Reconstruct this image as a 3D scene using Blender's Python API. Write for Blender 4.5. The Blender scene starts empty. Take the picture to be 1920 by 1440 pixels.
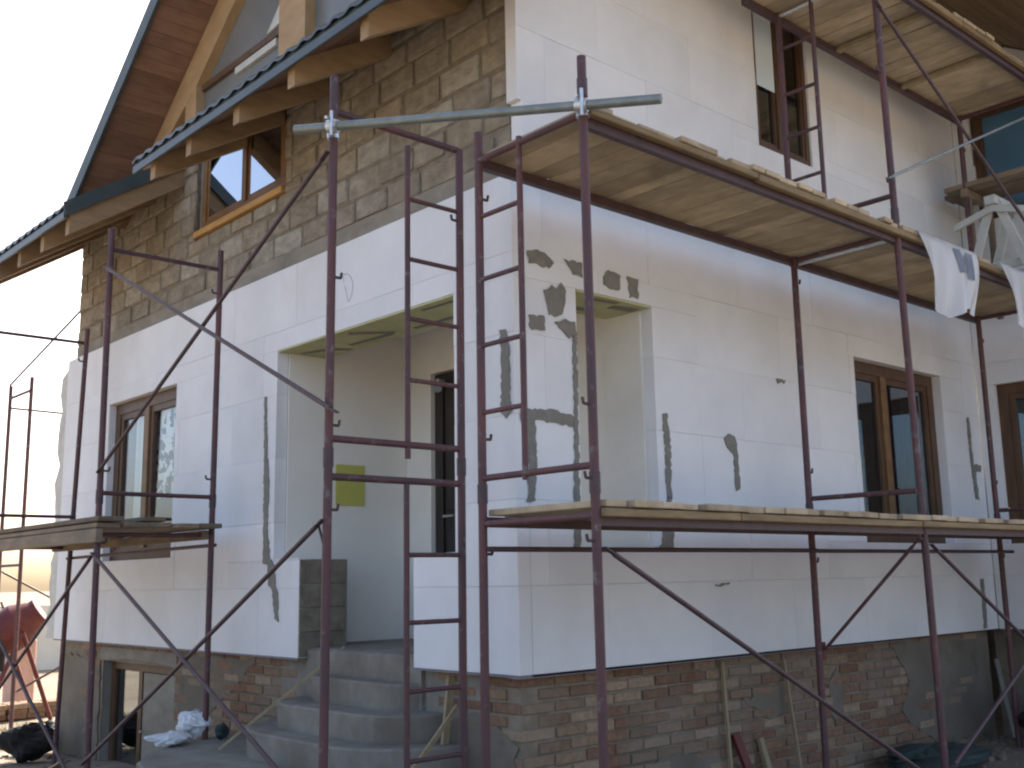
import bpy, math, random
from mathutils import Vector, Matrix
random.seed(7)
R = random.uniform
sc = bpy.context.scene
col = sc.collection

# ------------------------------------------------------------ camera
yaw, pit, rol = math.radians(47.8945), math.radians(10.1706), math.radians(-1.0423)
f = Vector((math.cos(yaw)*math.cos(pit), math.sin(yaw)*math.cos(pit), math.sin(pit)))
r = Vector((math.sin(yaw), -math.cos(yaw), 0)); u = r.cross(f)
r2 = r*math.cos(rol)+u*math.sin(rol); u2 = -r*math.sin(rol)+u*math.cos(rol)
cd = bpy.data.cameras.new('camera'); cam = bpy.data.objects.new('camera', cd); col.objects.link(cam)
m = Matrix((r2, u2, -f)).transposed().to_4x4(); m.translation = Vector((-4.2363, -4.6649, 1.496))
cam.matrix_world = m
cd.sensor_width = 36; cd.lens = 2028.4/1920*36; cd.clip_end = 2000; cd.clip_start = .05
sc.camera = cam
# ------------------------------------------------------------ world + sun (behind the house)
SUN_EL, SUN_AZ = math.radians(41), math.radians(52)      # azimuth clockwise from +Y
w = bpy.data.worlds.new('World'); sc.world = w; w.use_nodes = True
nt = w.node_tree; nt.nodes.clear()
sky = nt.nodes.new('ShaderNodeTexSky'); sky.sky_type = 'NISHITA'; sky.sun_disc = False
sky.sun_elevation = SUN_EL; sky.sun_rotation = SUN_AZ; sky.air_density = .75; sky.dust_density = 4.0; sky.ozone_density = .6
bg = nt.nodes.new('ShaderNodeBackground'); bg.inputs[1].default_value = .15
out = nt.nodes.new('ShaderNodeOutputWorld')
nt.links.new(sky.outputs[0], bg.inputs[0]); nt.links.new(bg.outputs[0], out.inputs[0])
sl = bpy.data.lights.new('sun', 'SUN'); sl.energy = 4.2; sl.angle = math.radians(.53); sl.color = (1, .93, .82)
so = bpy.data.objects.new('sun', sl); col.objects.link(so)
sd = Vector((math.sin(SUN_AZ)*math.cos(SUN_EL), math.cos(SUN_AZ)*math.cos(SUN_EL), math.sin(SUN_EL)))
so.rotation_euler = sd.to_track_quat('Z', 'Y').to_euler(); so.location = (20, 10, 25)
vs = sc.view_settings; vs.view_transform = 'Standard'; vs.look = 'None'; vs.gamma = 1; vs.exposure = 1.6; vs.use_white_balance = True; vs.white_balance_temperature = 6900; vs.white_balance_tint = 10; vs.use_curve_mapping = False
sc.render.engine = 'CYCLES'; sc.cycles.filter_width = 2.2

# ------------------------------------------------------------ materials
def mat(name, c1, c2, scale=(3, 3, 3), rough=.8, bump=0., rnd=0., metal=0., stain=None, sscale=1.2, sw=(.45, .7), spec=.4, detail=6, isl=False, hue=None):
    M = bpy.data.materials.new(name); M.use_nodes = True; t = M.node_tree; N = t.nodes; L = t.links
    b = N['Principled BSDF']; b.inputs['Roughness'].default_value = rough; b.inputs['Metallic'].default_value = metal
    b.inputs['Specular IOR Level'].default_value = spec
    g = N.new('ShaderNodeNewGeometry'); oi = N.new('ShaderNodeObjectInfo')
    rv = N.new('ShaderNodeMath'); rv.operation = 'ADD'
    L.new(oi.outputs['Random'], rv.inputs[0])
    if isl: L.new(g.outputs['Random Per Island'], rv.inputs[1])
    else: rv.inputs[1].default_value = 0
    fr = N.new('ShaderNodeMath'); fr.operation = 'FRACT'; L.new(rv.outputs[0], fr.inputs[0])
    off = N.new('ShaderNodeVectorMath'); off.operation = 'ADD'
    sc3 = N.new('ShaderNodeVectorMath'); sc3.operation = 'SCALE'; sc3.inputs[0].default_value = (37, 19, 53)
    L.new(fr.outputs[0], sc3.inputs['Scale'])
    mp = N.new('ShaderNodeVectorMath'); mp.operation = 'MULTIPLY'; mp.inputs[1].default_value = scale
    L.new(g.outputs['Position'], mp.inputs[0]); L.new(mp.outputs[0], off.inputs[0])
    if rnd or isl: L.new(sc3.outputs[0], off.inputs[1])
    no = N.new('ShaderNodeTexNoise'); no.inputs['Scale'].default_value = 1; no.inputs['Detail'].default_value = detail; no.inputs['Roughness'].default_value = .62
    L.new(off.outputs[0], no.inputs['Vector'])
    cr = N.new('ShaderNodeValToRGB'); cr.color_ramp.elements[0].position = .3; cr.color_ramp.elements[1].position = .7
    cr.color_ramp.elements[0].color = (*c1, 1); cr.color_ramp.elements[1].color = (*c2, 1)
    L.new(no.outputs['Fac'], cr.inputs[0]); colr = cr.outputs[0]
    if hue:                                   # list of colours picked by the piece's random value
        hr = N.new('ShaderNodeValToRGB'); hr.color_ramp.interpolation = 'CONSTANT'
        while len(hr.color_ramp.elements) < len(hue): hr.color_ramp.elements.new(.5)
        for i, h in enumerate(hue):
            hr.color_ramp.elements[i].position = i/len(hue); hr.color_ramp.elements[i].color = (*h, 1)
        L.new(fr.outputs[0], hr.inputs[0])
        mx = N.new('ShaderNodeMix'); mx.data_type = 'RGBA'; mx.inputs[0].default_value = .65
        L.new(colr, mx.inputs[6]); L.new(hr.outputs[0], mx.inputs[7]); colr = mx.outputs[2]
        m2 = N.new('ShaderNodeMix'); m2.data_type = 'RGBA'; m2.blend_type = 'MULTIPLY'; m2.inputs[0].default_value = .55
        m3 = N.new('ShaderNodeMapRange'); m3.inputs[1].default_value = .3; m3.inputs[2].default_value = .7; m3.inputs[3].default_value = .55; m3.inputs[4].default_value = 1.25
        L.new(no.outputs['Fac'], m3.inputs[0]); L.new(colr, m2.inputs[6]); L.new(m3.outputs[0], m2.inputs[7]); colr = m2.outputs[2]
    if stain:
        n2 = N.new('ShaderNodeTexNoise'); n2.inputs['Scale'].default_value = sscale; n2.inputs['Detail'].default_value = 7; n2.inputs['Roughness'].default_value = .6
        L.new(g.outputs['Position'], n2.inputs['Vector'])
        mr = N.new('ShaderNodeMapRange'); mr.inputs[1].default_value = sw[0]; mr.inputs[2].default_value = sw[1]; mr.inputs[4].default_value = .8
        L.new(n2.outputs['Fac'], mr.inputs[0])
        mx = N.new('ShaderNodeMix'); mx.data_type = 'RGBA'; L.new(mr.outputs[0], mx.inputs[0]); L.new(colr, mx.inputs[6]); mx.inputs[7].default_value = (*stain, 1); colr = mx.outputs[2]
    if rnd:
        k = N.new('ShaderNodeMapRange'); k.inputs[3].default_value = 1-rnd; k.inputs[4].default_value = 1+rnd
        L.new(fr.outputs[0], k.inputs[0])
        vm = N.new('ShaderNodeVectorMath'); vm.operation = 'SCALE'; L.new(colr, vm.inputs[0]); L.new(k.outputs[0], vm.inputs['Scale']); colr = vm.outputs[0]
    L.new(colr, b.inputs['Base Color'])
    if bump:
        bp = N.new('ShaderNodeBump'); bp.inputs['Strength'].default_value = bump; bp.inputs['Distance'].default_value = .02
        L.new(no.outputs['Fac'], bp.inputs['Height']); L.new(bp.outputs[0], b.inputs['Normal'])
    return M

def glass(name, tint=(.55, .62, .65), gloss=.36):
    M = bpy.data.materials.new(name); M.use_nodes = True; t = M.node_tree; t.nodes.clear(); N = t.nodes; L = t.links
    tr = N.new('ShaderNodeBsdfTransparent'); tr.inputs[0].default_value = (*tint, 1)
    gl = N.new('ShaderNodeBsdfGlossy'); gl.inputs[0].default_value = (.9, .95, 1, 1); gl.inputs['Roughness'].default_value = .015
    mx = N.new('ShaderNodeMixShader'); ly = N.new('ShaderNodeLayerWeight'); lw = N.new('ShaderNodeMath'); lw.operation = 'POWER'; lw.inputs[1].default_value = 4.; L.new(ly.outputs['Facing'], lw.inputs[0])
    ad = N.new('ShaderNodeMath'); ad.operation = 'ADD'; ad.use_clamp = True; ad.inputs[1].default_value = gloss
    no = N.new('ShaderNodeTexNoise'); no.inputs['Scale'].default_value = 1.3
    bp = N.new('ShaderNodeBump'); bp.inputs['Strength'].default_value = .03; bp.inputs['Distance'].default_value = .02
    L.new(no.outputs['Fac'], bp.inputs['Height']); L.new(bp.outputs[0], gl.inputs['Normal'])
    o = N.new('ShaderNodeOutputMaterial'); L.new(lw.outputs[0], ad.inputs[0]); L.new(ad.outputs[0], mx.inputs[0])
    L.new(tr.outputs[0], mx.inputs[1]); L.new(gl.outputs[0], mx.inputs[2]); L.new(mx.outputs[0], o.inputs[0])
    return M

def sheet_mat(name):                      # thin translucent polythene
    M = bpy.data.materials.new(name); M.use_nodes = True; t = M.node_tree; N = t.nodes; L = t.links
    b = N['Principled BSDF']; b.inputs['Base Color'].default_value = (.82, .84, .85, 1); b.inputs['Roughness'].default_value = .22
    tr = N.new('ShaderNodeBsdfTransparent'); tl = N.new('ShaderNodeBsdfTranslucent'); tl.inputs[0].default_value = (.8, .82, .84, 1)
    m1 = N.new('ShaderNodeMixShader'); m1.inputs[0].default_value = .3; m2 = N.new('ShaderNodeMixShader'); m2.inputs[0].default_value = .22
    L.new(b.outputs[0], m1.inputs[1]); L.new(tl.outputs[0], m1.inputs[2]); L.new(m1.outputs[0], m2.inputs[1]); L.new(tr.outputs[0], m2.inputs[2])
    L.new(m2.outputs[0], N['Material Output'].inputs[0])
    return M

def lace_mat(name):
    M = bpy.data.materials.new(name); M.use_nodes = True; t = M.node_tree; N = t.nodes; L = t.links
    b = N['Principled BSDF']; b.inputs['Base Color'].default_value = (.85, .85, .82, 1); b.inputs['Roughness'].default_value = .9
    g = N.new('ShaderNodeNewGeometry'); v = N.new('ShaderNodeTexVoronoi'); v.inputs['Scale'].default_value = 13; v.feature = 'SMOOTH_F1'
    n = N.new('ShaderNodeTexNoise'); n.inputs['Scale'].default_value = 11; n.inputs['Detail'].default_value = 3
    mt = N.new('ShaderNodeMath'); mt.operation = 'GREATER_THAN'; mt.inputs[1].default_value = .5
    L.new(g.outputs['Position'], n.inputs['Vector']); L.new(n.outputs['Fac'], mt.inputs[0])
    tr = N.new('ShaderNodeBsdfTransparent'); mx = N.new('ShaderNodeMixShader')
    L.new(mt.outputs[0], mx.inputs[0]); L.new(tr.outputs[0], mx.inputs[1]); L.new(b.outputs[0], mx.inputs[2]); L.new(mx.outputs[0], N['Material Output'].inputs[0])
    return M

MT = {}
MT['eps'] = mat('eps', (.70, .715, .735), (.80, .81, .82), (1.5, 1.5, 1.5), .9, .08, rnd=.012, stain=(.65, .63, .585), sscale=.75, sw=(.5, .8))
MT['eps_old'] = mat('eps_old', (.46, .46, .42), (.62, .61, .56), (5, 5, 5), .9, .3)
MT['adhesive'] = mat('adhesive', (.19, .182, .16), (.25, .24, .212), (14, 14, 14), .95, .6)
MT['core'] = mat('core', (.20, .19, .17), (.30, .28, .25), (4, 4, 4), .95, .4)
MT['porch'] = mat('porch', (.77, .755, .70), (.83, .815, .76), (2, 2, 2), .9, .05, stain=(.68, .67, .62), sscale=1.0, rnd=.02)
MT['yellow_foam'] = mat('yellow_foam', (.42, .43, .20), (.58, .58, .36), (4, 4, 4), .9, .3)
MT['yellow_sheet'] = mat('yellow_sheet', (.42, .42, .09), (.5, .5, .13), (3, 3, 3), .6)
MT['block'] = mat('block', (.24, .21, .165), (.37, .33, .265), (9, 9, 14), .95, .9, rnd=.13, stain=(.17, .145, .11), sscale=2.2, sw=(.48, .75),
                  hue=[(.29, .255, .195), (.33, .295, .235), (.26, .23, .18), (.38, .36, .31), (.30, .255, .185), (.28, .25, .205), (.245, .21, .165)])
MT['block_mortar'] = mat('block_mortar', (.15, .13, .1), (.25, .22, .17), (12, 12, 12), .95, .8)
MT['ring'] = mat('ring', (.23, .205, .165), (.33, .30, .25), (4, 4, 9), .9, .3, stain=(.18, .16, .13), sscale=2)
MT['brick'] = mat('brick', (.14, .085, .055), (.24, .145, .095), (25, 25, 25), .95, .6, rnd=.2, isl=True, stain=(.24, .195, .145), sscale=1.6, sw=(.42, .62),
                  hue=[(.30, .155, .095), (.35, .2, .12), (.27, .165, .11), (.33, .23, .15), (.2, .115, .075), (.36, .27, .185)])
MT['brick_mortar'] = mat('brick_mortar', (.2, .165, .12), (.29, .245, .185), (10, 10, 10), .95, .7, stain=(.11, .095, .075), sscale=2)
MT['render'] = mat('render', (.145, .122, .094), (.235, .205, .165), (6, 6, 6), .95, .6, stain=(.125, .105, .08), sscale=3)
MT['concrete'] = mat('concrete', (.19, .18, .155), (.29, .275, .24), (5, 5, 5), .92, .6, stain=(.15, .13, .105), sscale=1.8)
MT['steel_red'] = mat('steel_red', (.062, .038, .046), (.135, .05, .05), (2.5, 2.5, 1.6), .58, .15, stain=(.17, .15, .145), sscale=16, sw=(.58, .68), spec=.45)
MT['steel_dark'] = mat('steel_dark', (.05, .028, .034), (.09, .05, .056), (12, 12, 12), .55, .15, spec=.5)
MT['steel_grey'] = mat('steel_grey', (.17, .2, .19), (.26, .29, .28), (10, 10, 10), .42, .1, metal=.5)
MT['zinc'] = mat('zinc', (.5, .52, .53), (.68, .7, .7), (30, 30, 30), .35, .2, metal=.8)
MT['plank'] = mat('plank', (.34, .26, .165), (.52, .42, .285), (8, 3.2, 8), .88, .35, rnd=.2, stain=(.24, .2, .145), sscale=3, sw=(.5, .75))
MT['plank_long'] = mat('plank_long', (.15, .105, .055), (.28, .2, .105), (3.2, 10, 22), .85, .35, rnd=.18, stain=(.19, .145, .09), sscale=3, sw=(.5, .75))
MT['plank_y'] = mat('plank_y', (.16, .12, .085), (.27, .21, .15), (10, 3, 22), .88, .35, rnd=.2, stain=(.13, .11, .085), sscale=3)
MT['batten'] = mat('batten', (.25, .2, .12), (.36, .29, .18), (16, 16, 3), .8, .2, rnd=.12)
MT['rafter'] = mat('rafter', (.25, .165, .09), (.37, .26, .15), (3, 16, 12), .7, .25, rnd=.14)
MT['soffit'] = mat('soffit', (.18, .1, .068), (.26, .155, .108), (4, 14, 14), .6, .2, rnd=.2)
MT['beam'] = mat('beam', (.33, .215, .11), (.45, .31, .17), (12, 3, 6), .65, .2)
MT['roof'] = mat('roof', (.035, .05, .056), (.06, .078, .085), (6, 6, 6), .38, .05, spec=.5)
MT['fascia'] = mat('fascia', (.04, .06, .063), (.07, .09, .092), (6, 6, 6), .5, .1)
MT['frame_brown'] = mat('frame_brown', (.075, .04, .022), (.13, .072, .038), (16, 16, 4), .45, .1)
MT['frame_oak'] = mat('frame_oak', (.15, .08, .032), (.23, .13, .055), (10, 4, 10), .5, .1)
MT['sill_wood'] = mat('sill_wood', (.42, .24, .08), (.56, .34, .13), (12, 4, 12), .6, .1)
MT['door'] = mat('door', (.022, .017, .015), (.045, .036, .032), (8, 8, 3), .4, .1)
MT['dark'] = mat('dark', (.018, .019, .021), (.03, .03, .033), (2, 2, 2), .9)
MT['glass'] = glass('glass'); MT['glass_sky'] = glass('glass_sky', (.25, .3, .34), .62); MT['glass_dull'] = glass('glass_dull', (.55, .6, .62), .17)
MT['blue_film'] = mat('blue_film', (.07, .17, .27), (.10, .22, .34), (1.5, 1.5, 1.5), .25, .05)
MT['sky_reflection'] = mat('sky_reflection', (.62, .74, .82), (.68, .79, .86), (1, 1, 1), .7)
MT['grey_reflection'] = mat('grey_reflection', (.14, .15, .15), (.2, .21, .205), (1.5, 1.5, 1.5), .3, .1)
MT['glass_clear'] = glass('glass_clear', (.9, .92, .92), .03)
MT['sheet'] = sheet_mat('sheet'); MT['lace'] = lace_mat('lace')
MT['curtain'] = mat('curtain', (.5, .52, .5), (.72, .72, .68), (14, 14, .8), .9)
MT['white_board_glint'] = mat('white_board_glint', (.42, .43, .4), (.55, .56, .52), (5, 5, 5), .8, .1)
MT['print'] = mat('print', (.12, .14, .18), (.2, .22, .27), (9, 9, 9), .6)
MT['bag'] = mat('bag', (.6, .64, .68), (.76, .79, .82), (4, 4, 4), .5, .2)
MT['tarp'] = mat('tarp', (.012, .03, .032), (.03, .055, .055), (5, 5, 5), .5, .2)
MT['red_paint'] = mat('red_paint', (.085, .014, .014), (.14, .028, .024), (7, 7, 7), .5, .1)
MT['rubber'] = mat('rubber', (.012, .012, .012), (.025, .025, .025), (7, 7, 7), .8)
MT['dirt'] = mat('dirt', (.15, .122, .09), (.27, .225, .17), (1.6, 1.6, 1.6), .97, .9, stain=(.29, .25, .20), sscale=.5, detail=10)
MT['grass'] = mat('grass', (.05, .085, .02), (.11, .15, .04), (6, 6, 6), .9, rnd=.2, isl=True)
MT['neighbour'] = mat('neighbour', (.74, .70, .58), (.82, .79, .68), (1, 1, 1), .9, .1, stain=(.66, .62, .52), sscale=.6)
MT['salmon'] = mat('salmon', (.48, .3, .24), (.6, .4, .33), (5, 5, 5), .9, .2)
MT['profile'] = mat('profile', (.16, .15, .17), (.24, .22, .25), (9, 9, 9), .6)

# ------------------------------------------------------------ mesh helpers
W = {}
def wpos(o): return W.get(o.name, Vector((0, 0, 0))) if o else Vector((0, 0, 0))
class MB:
    def __init__(s): s.v = []; s.f = []; s.sm = []
    def add(s, vs_, fs, smooth=False):
        n = len(s.v); s.v += [Vector(p) for p in vs_]
        for q in fs: s.f.append(tuple(i+n for i in q)); s.sm.append(smooth)
        return s
    def box(s, a, b):
        x0, y0, z0 = [min(a[i], b[i]) for i in range(3)]; x1, y1, z1 = [max(a[i], b[i]) for i in range(3)]
        return s.add([(x0, y0, z0), (x1, y0, z0), (x1, y1, z0), (x0, y1, z0), (x0, y0, z1), (x1, y0, z1), (x1, y1, z1), (x0, y1, z1)],
                     [(3, 2, 1, 0), (4, 5, 6, 7), (0, 1, 5, 4), (1, 2, 6, 5), (2, 3, 7, 6), (3, 0, 4, 7)])
    def cbox(s, a, b, c=.006):                # box with chamfered edges
        x0, y0, z0 = [min(a[i], b[i]) for i in range(3)]; x1, y1, z1 = [max(a[i], b[i]) for i in range(3)]
        c = min(c, (x1-x0)*.3, (y1-y0)*.3, (z1-z0)*.3)
        V = []; F = []; idx = {}
        for ax in range(3):
            for sg in (0, 1):
                q = []
                for (p, t_) in ((0, 0), (1, 0), (1, 1), (0, 1)):
                    lo = [x0, y0, z0]; hi = [x1, y1, z1]; P = [0, 0, 0]; P[ax] = (lo, hi)[sg][ax]
                    o1, o2 = (ax+1) % 3, (ax+2) % 3
                    P[o1] = (lo[o1]+c, hi[o1]-c)[p]; P[o2] = (lo[o2]+c, hi[o2]-c)[t_]
                    sig = [0, 0, 0]; sig[ax] = sg; sig[o1] = p; sig[o2] = t_
                    idx[(ax, tuple(sig))] = len(V); q.append(len(V)); V.append(P)
                F.append(tuple(q) if sg else tuple(reversed(q)))
        for ax in range(3):
            o1, o2 = (ax+1) % 3, (ax+2) % 3
            for p in (0, 1):
                for t_ in (0, 1):
                    A = [0, 0, 0]; B = [0, 0, 0]; A[o1] = B[o1] = p; A[o2] = B[o2] = t_; B[ax] = 1
                    F.append((idx[(o1, tuple(A))], idx[(o1, tuple(B))], idx[(o2, tuple(B))], idx[(o2, tuple(A))]))
        for a_ in (0, 1):
            for b_ in (0, 1):
                for c_ in (0, 1): F.append(tuple(idx[(ax, (a_, b_, c_))] for ax in range(3)))
        return s.add(V, F)
    def bar(s, p, q, wd, ht, up=(0, 0, 1)):    # rectangular bar from p to q
        p, q = Vector(p), Vector(q); d = (q-p).normalized(); sdv = d.cross(Vector(up)).normalized(); uv = sdv.cross(d)
        V = [e+sdv*a*wd/2+uv*b*ht/2 for e in (p, q) for a, b in ((-1, -1), (1, -1), (1, 1), (-1, 1))]
        return s.add(V, [(3, 2, 1, 0), (4, 5, 6, 7), (0, 1, 5, 4), (1, 2, 6, 5), (2, 3, 7, 6), (3, 0, 4, 7)])
    def tube(s, p, q, rad, n=12, rad2=None):
        p, q = Vector(p), Vector(q); d = (q-p).normalized(); a = d.orthogonal().normalized(); b = d.cross(a); rad2 = rad2 or rad
        ring = lambda c, rr: [c+(a*math.cos(2*math.pi*i/n)+b*math.sin(2*math.pi*i/n))*rr for i in range(n)]
        s.add(ring(p, rad)+ring(q, rad2), [(i, (i+1) % n, n+(i+1) % n, n+i) for i in range(n)], True)
        s.add(ring(p, rad), [tuple(range(n-1, -1, -1))]); s.add(ring(q, rad2), [tuple(range(n))])
        return s
    def path(s, pts, rad, n=8):
        for a, b in zip(pts, pts[1:]): s.tube(a, b, rad, n)
        return s
    def prism(s, poly, d):                    # planar polygon of 3-D points pushed by d
        n = len(poly); d = Vector(d); poly = [Vector(p) for p in poly]
        return s.add(poly+[p+d for p in poly], [tuple(range(n)), tuple(range(2*n-1, n-1, -1))]+[(i, (i+1) % n, n+(i+1) % n, n+i) for i in range(n)])
    def mesh(s, name, origin):
        me = bpy.data.meshes.new(name); me.from_pydata([p-origin for p in s.v], [], s.f)
        me.polygons.foreach_set('use_smooth', s.sm)
        import bmesh
        bm = bmesh.new(); bm.from_mesh(me); bmesh.ops.recalc_face_normals(bm, faces=bm.faces); bm.to_mesh(me); bm.free()
        me.update(); return me
    def build(s, name, material, parent=None):
        xs = [p.x for p in s.v]; ys = [p.y for p in s.v]; zs = [p.z for p in s.v]
        og = Vector(((min(xs)+max(xs))/2, (min(ys)+max(ys))/2, min(zs)))
        me = s.mesh(name, og); me.materials.append(MT[material])
        return place(name, me, og, parent)
def place(name, me, at, parent=None, rz=0.):
    o = bpy.data.objects.new(name, me); col.objects.link(o); o.parent = parent
    o.location = Vector(at)-wpos(parent); o.rotation_euler = (0, 0, rz); W[o.name] = Vector(at); return o
def tag(o, label, cat=None, group=None, kind=None):
    if label: o['label'] = label
    if cat: o['category'] = cat
    if group: o['group'] = group
    if kind: o['kind'] = kind
    return o
def thing(name, at, label, cat, group=None):
    o = bpy.data.objects.new(name, None); col.objects.link(o); o.location = at; W[o.name] = Vector(at); o.empty_display_size = .2
    return tag(o, label, cat, group)
# walls: u along the wall, v height, w inward depth
RX = 6.05
def P(wall, u_, v, w_):
    if wall == 'L': return (w_, u_, v)
    if wall == 'R': return (u_, w_, v)
    return (RX+w_, u_, v)                     # 'T' return wall
def rects(u0, u1, v0, v1, holes):
    """cut axis-aligned holes out of a rectangle"""
    rs = [(u0, u1, v0, v1)]
    for (a, b, c, d) in holes:
        n = []
        for (p, q, s_, t_) in rs:
            if a >= q or b <= p or c >= t_ or d <= s_: n.append((p, q, s_, t_)); continue
            if d < t_: n.append((p, q, d, t_))
            if c > s_: n.append((p, q, s_, c))
            lo, hi = max(s_, c), min(t_, d)
            if a > p: n.append((p, a, lo, hi))
            if b < q: n.append((b, q, lo, hi))
        rs = n
    return rs
def slab(wall, u0, u1, v0, v1, w0, w1, holes, mb=None):
    mb = mb or MB()
    for (a, b, c, d) in rects(u0, u1, v0, v1, holes): mb.box(P(wall, a, c, w0), P(wall, b, d, w1))
    return mb

# ============================================================ SETTING: ground
def gz(x, y): return -.028*max(0., min(y, 9.)) - .02
g = MB(); XS = [-400, -120, -40, -16]+[-10+.5*i for i in range(45)]+[20, 40, 120, 400]; YS = [-400, -120, -40, -16]+[-10+.5*i for i in range(57)]+[26, 50, 120, 400]
V = []; n = len(YS)
for x in XS:
    for y in YS: V.append((x, y, gz(x, y)+(R(-.018, .018) if abs(x) < 12 and abs(y) < 18 else 0)))
g.add(V, [(i*n+j, (i+1)*n+j, (i+1)*n+j+1, i*n+j+1) for i in range(len(XS)-1) for j in range(n-1)], True)
tag(g.build('ground', 'dirt'), None, None, None, 'structure')

# ============================================================ HOUSE
house = thing('house', (3.0, 3.5, -.05), 'two-storey house half clad in white insulation boards, with porch, stone-block upper wall and tiled roofs', 'house')
EL = 5.75
# openings on each wall (u0,u1,v0,v1)
PORCH_L = [(1.0, 2.40, .2, 1.66), (.57, 2.78, 1.66, 3.30)]
WIN_L = (4.58, 6.12, 1.73, 3.30)
BAS_L = (4.64, 6.25, -.4, .77)
UPW_L = (2.95, 4.50, 4.74, 5.62)
PORCH_R = [(.54, 1.27, 1.66, 3.30)]
WIN_R = (3.83, 5.33, 1.73, 3.27)
UPW_R = (2.66, 3.42, 4.83, 6.35)
WIN_T = (-1.75, -.17, 1.73, 3.24)
UPW_T = (-1.75, -.19, 4.86, 6.02)
# core structural walls
c = MB()
slab('L', .12, 7.42, -.4, 3.96, .125, .42, PORCH_L+[WIN_L, BAS_L], c)
slab('L', .16, 7.42, 3.96, EL, .16, .42, [UPW_L], c)
slab('R', .43, 6.04, -.4, 6.9, .125, .42, PORCH_R+[WIN_R, UPW_R], c)
slab('T', -2.2, .1, -.4, 5.5, .125, .42, [WIN_T, UPW_T], c)
for (a, b, lo, hi) in rects(-2.2, .1, 5.5, 6.15, [UPW_T]): c.box(P('T', a, lo, .125), P('T', b, hi, .42))
c.prism([(RX+.125, .1, 6.15), (RX+.125, -1.3, 6.15), (RX+.125, .1, 6.98)], (.3, 0, 0))
c.box((RX+.43, -2.2, -.4), (9.5, -2.0, 5.5)); c.box((9.3, -1.9, -.4), (9.5, 7.4, 6)); c.box((.43, 7.2, -.4), (9.2, 7.42, 5.5))
c.build('core_wall', 'core', house)
# porch interior (recess 1.26 deep)
p = MB()
p.box((.43, 2.784, .9), (1.30, 2.95, 3.56)); p.build('porch_side_wall', 'porch', house)
p = MB(); slab('L', .43, 2.78, .9, 3.56, 1.262, 1.4, [(1.45, 2.44, 1.0, 3.2)], p); bw = p.build('porch_back_wall', 'porch', house)
MB().box((.425, .425, 3.56), (1.5, 2.95, 3.7)).build('porch_ceiling', 'porch', house)
fl = MB().box((.10, .44, .6), (1.26, 2.78, 1.02)).build('porch_floor', 'concrete', house)
# entrance door in the porch back wall
d = MB(); slab('L', 1.46, 2.43, 1.025, 3.19, 1.30, 1.36, [(1.56, 2.33, 1.10, 3.08)], d)
dr = d.build('door', 'door', house)
MB().cbox((1.315, 1.565, 1.105), (1.345, 2.325, 3.075), .01).build('door_leaf', 'door', dr)
for (a, b) in ((1.2, 1.9), (2.05, 2.95)):
    for (cc, dd) in ((1.62, 1.92), (1.98, 2.28)): MB().cbox((1.302, cc, a), (1.316, dd, b), .01).build('door_panel', 'door', dr)
h = MB(); h.tube((1.30, 2.27, 2.0), (1.26, 2.27, 2.0), .012, 8); h.tube((1.262, 2.28, 2.0), (1.262, 2.15, 2.0), .01, 8); h.build('door_handle', 'zinc', dr)
lampb = MB(); lampb.tube((1.262, 2.27, 3.10), (1.2, 2.27, 3.10), .03, 10); lampb.tube((1.21, 2.27, 3.10), (1.17, 2.24, 3.04), .028, 10, .045); lampb.build('porch_lamp', 'zinc', house)
for a, b in (((.101, 2.76, 1.662), (.43, 2.778, 3.284)), ((1.254, .0985, 1.662), (1.2705, .43, 3.284)), ((.101, .572, 1.662), (.43, .586, 3.25)), ((.542, .101, 1.662), (.556, .43, 3.25)),
             ((.0, 2.403, 1.662), (.42, 2.758, 1.672)), ((.0, .0, 1.662), (.001, .001, 1.663))):
    if b[0]-a[0] > .005: MB().box(a, b).build('reveal_board', 'porch', house)
# yellow foam soffits of the two porch lintels with dark adhesive strips
for nm, a, b in (('lintel_soffit', (.004, .58, 3.286), (.43, 2.775, 3.298)), ('lintel_soffit', (.55, .004, 3.286), (1.258, .42, 3.298))):
    s_ = MB().box(a, b).build(nm, 'yellow_foam', house)
    if a[0] < .1: sA = s_
    else: sB = s_
def strip(parent, poly, z=3.2845):
    MB().prism([(x, y, z) for x, y in poly], (0, 0, -.004)).build('adhesive_strip', 'adhesive', parent)
strip(sA, [(.16, 2.70), (.19, 2.70), (.29, 2.45), (.40, 2.36), (.40, 2.30), (.27, 2.38), (.2, 2.5)])
strip(sA, [(.28, 2.2), (.32, 2.2), (.35, 1.7), (.30, 1.7)]); strip(sA, [(.05, 1.85), (.09, 1.9), (.33, 1.66), (.30, 1.62)])
strip(sA, [(.33, 1.45), (.37, 1.45), (.39, .62), (.35, .62)]); strip(sA, [(.06, 1.0), (.09, 1.0), (.10, .62), (.07, .62)])
strip(sB, [(.72, .05), (.98, .03), (.98, .07), (.72, .10)]); strip(sB, [(1.02, .10), (1.22, .06), (1.22, .15), (1.02, .18)]); strip(sB, [(.8, .28), (1.0, .26), (1.0, .33), (.8, .34)])
# yellow square sheet on the porch side wall
tag(MB().box((.555, 2.772, 2.10), (.83, 2.782, 2.43)).build('yellow_sheet', 'yellow_sheet', house), 'yellow-green square sheet on the porch wall')
# bare masonry end of the stair parapet
bp = MB()
for i in range(4):
    for j in range(2): bp.cbox((.004+j*.2, 2.388+R(0, .008), .957+i*.1755), (.203+j*.2, 2.60, 1.131+i*.1755), .006)
bp.build('parapet_end', 'block_mortar', house)

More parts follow.
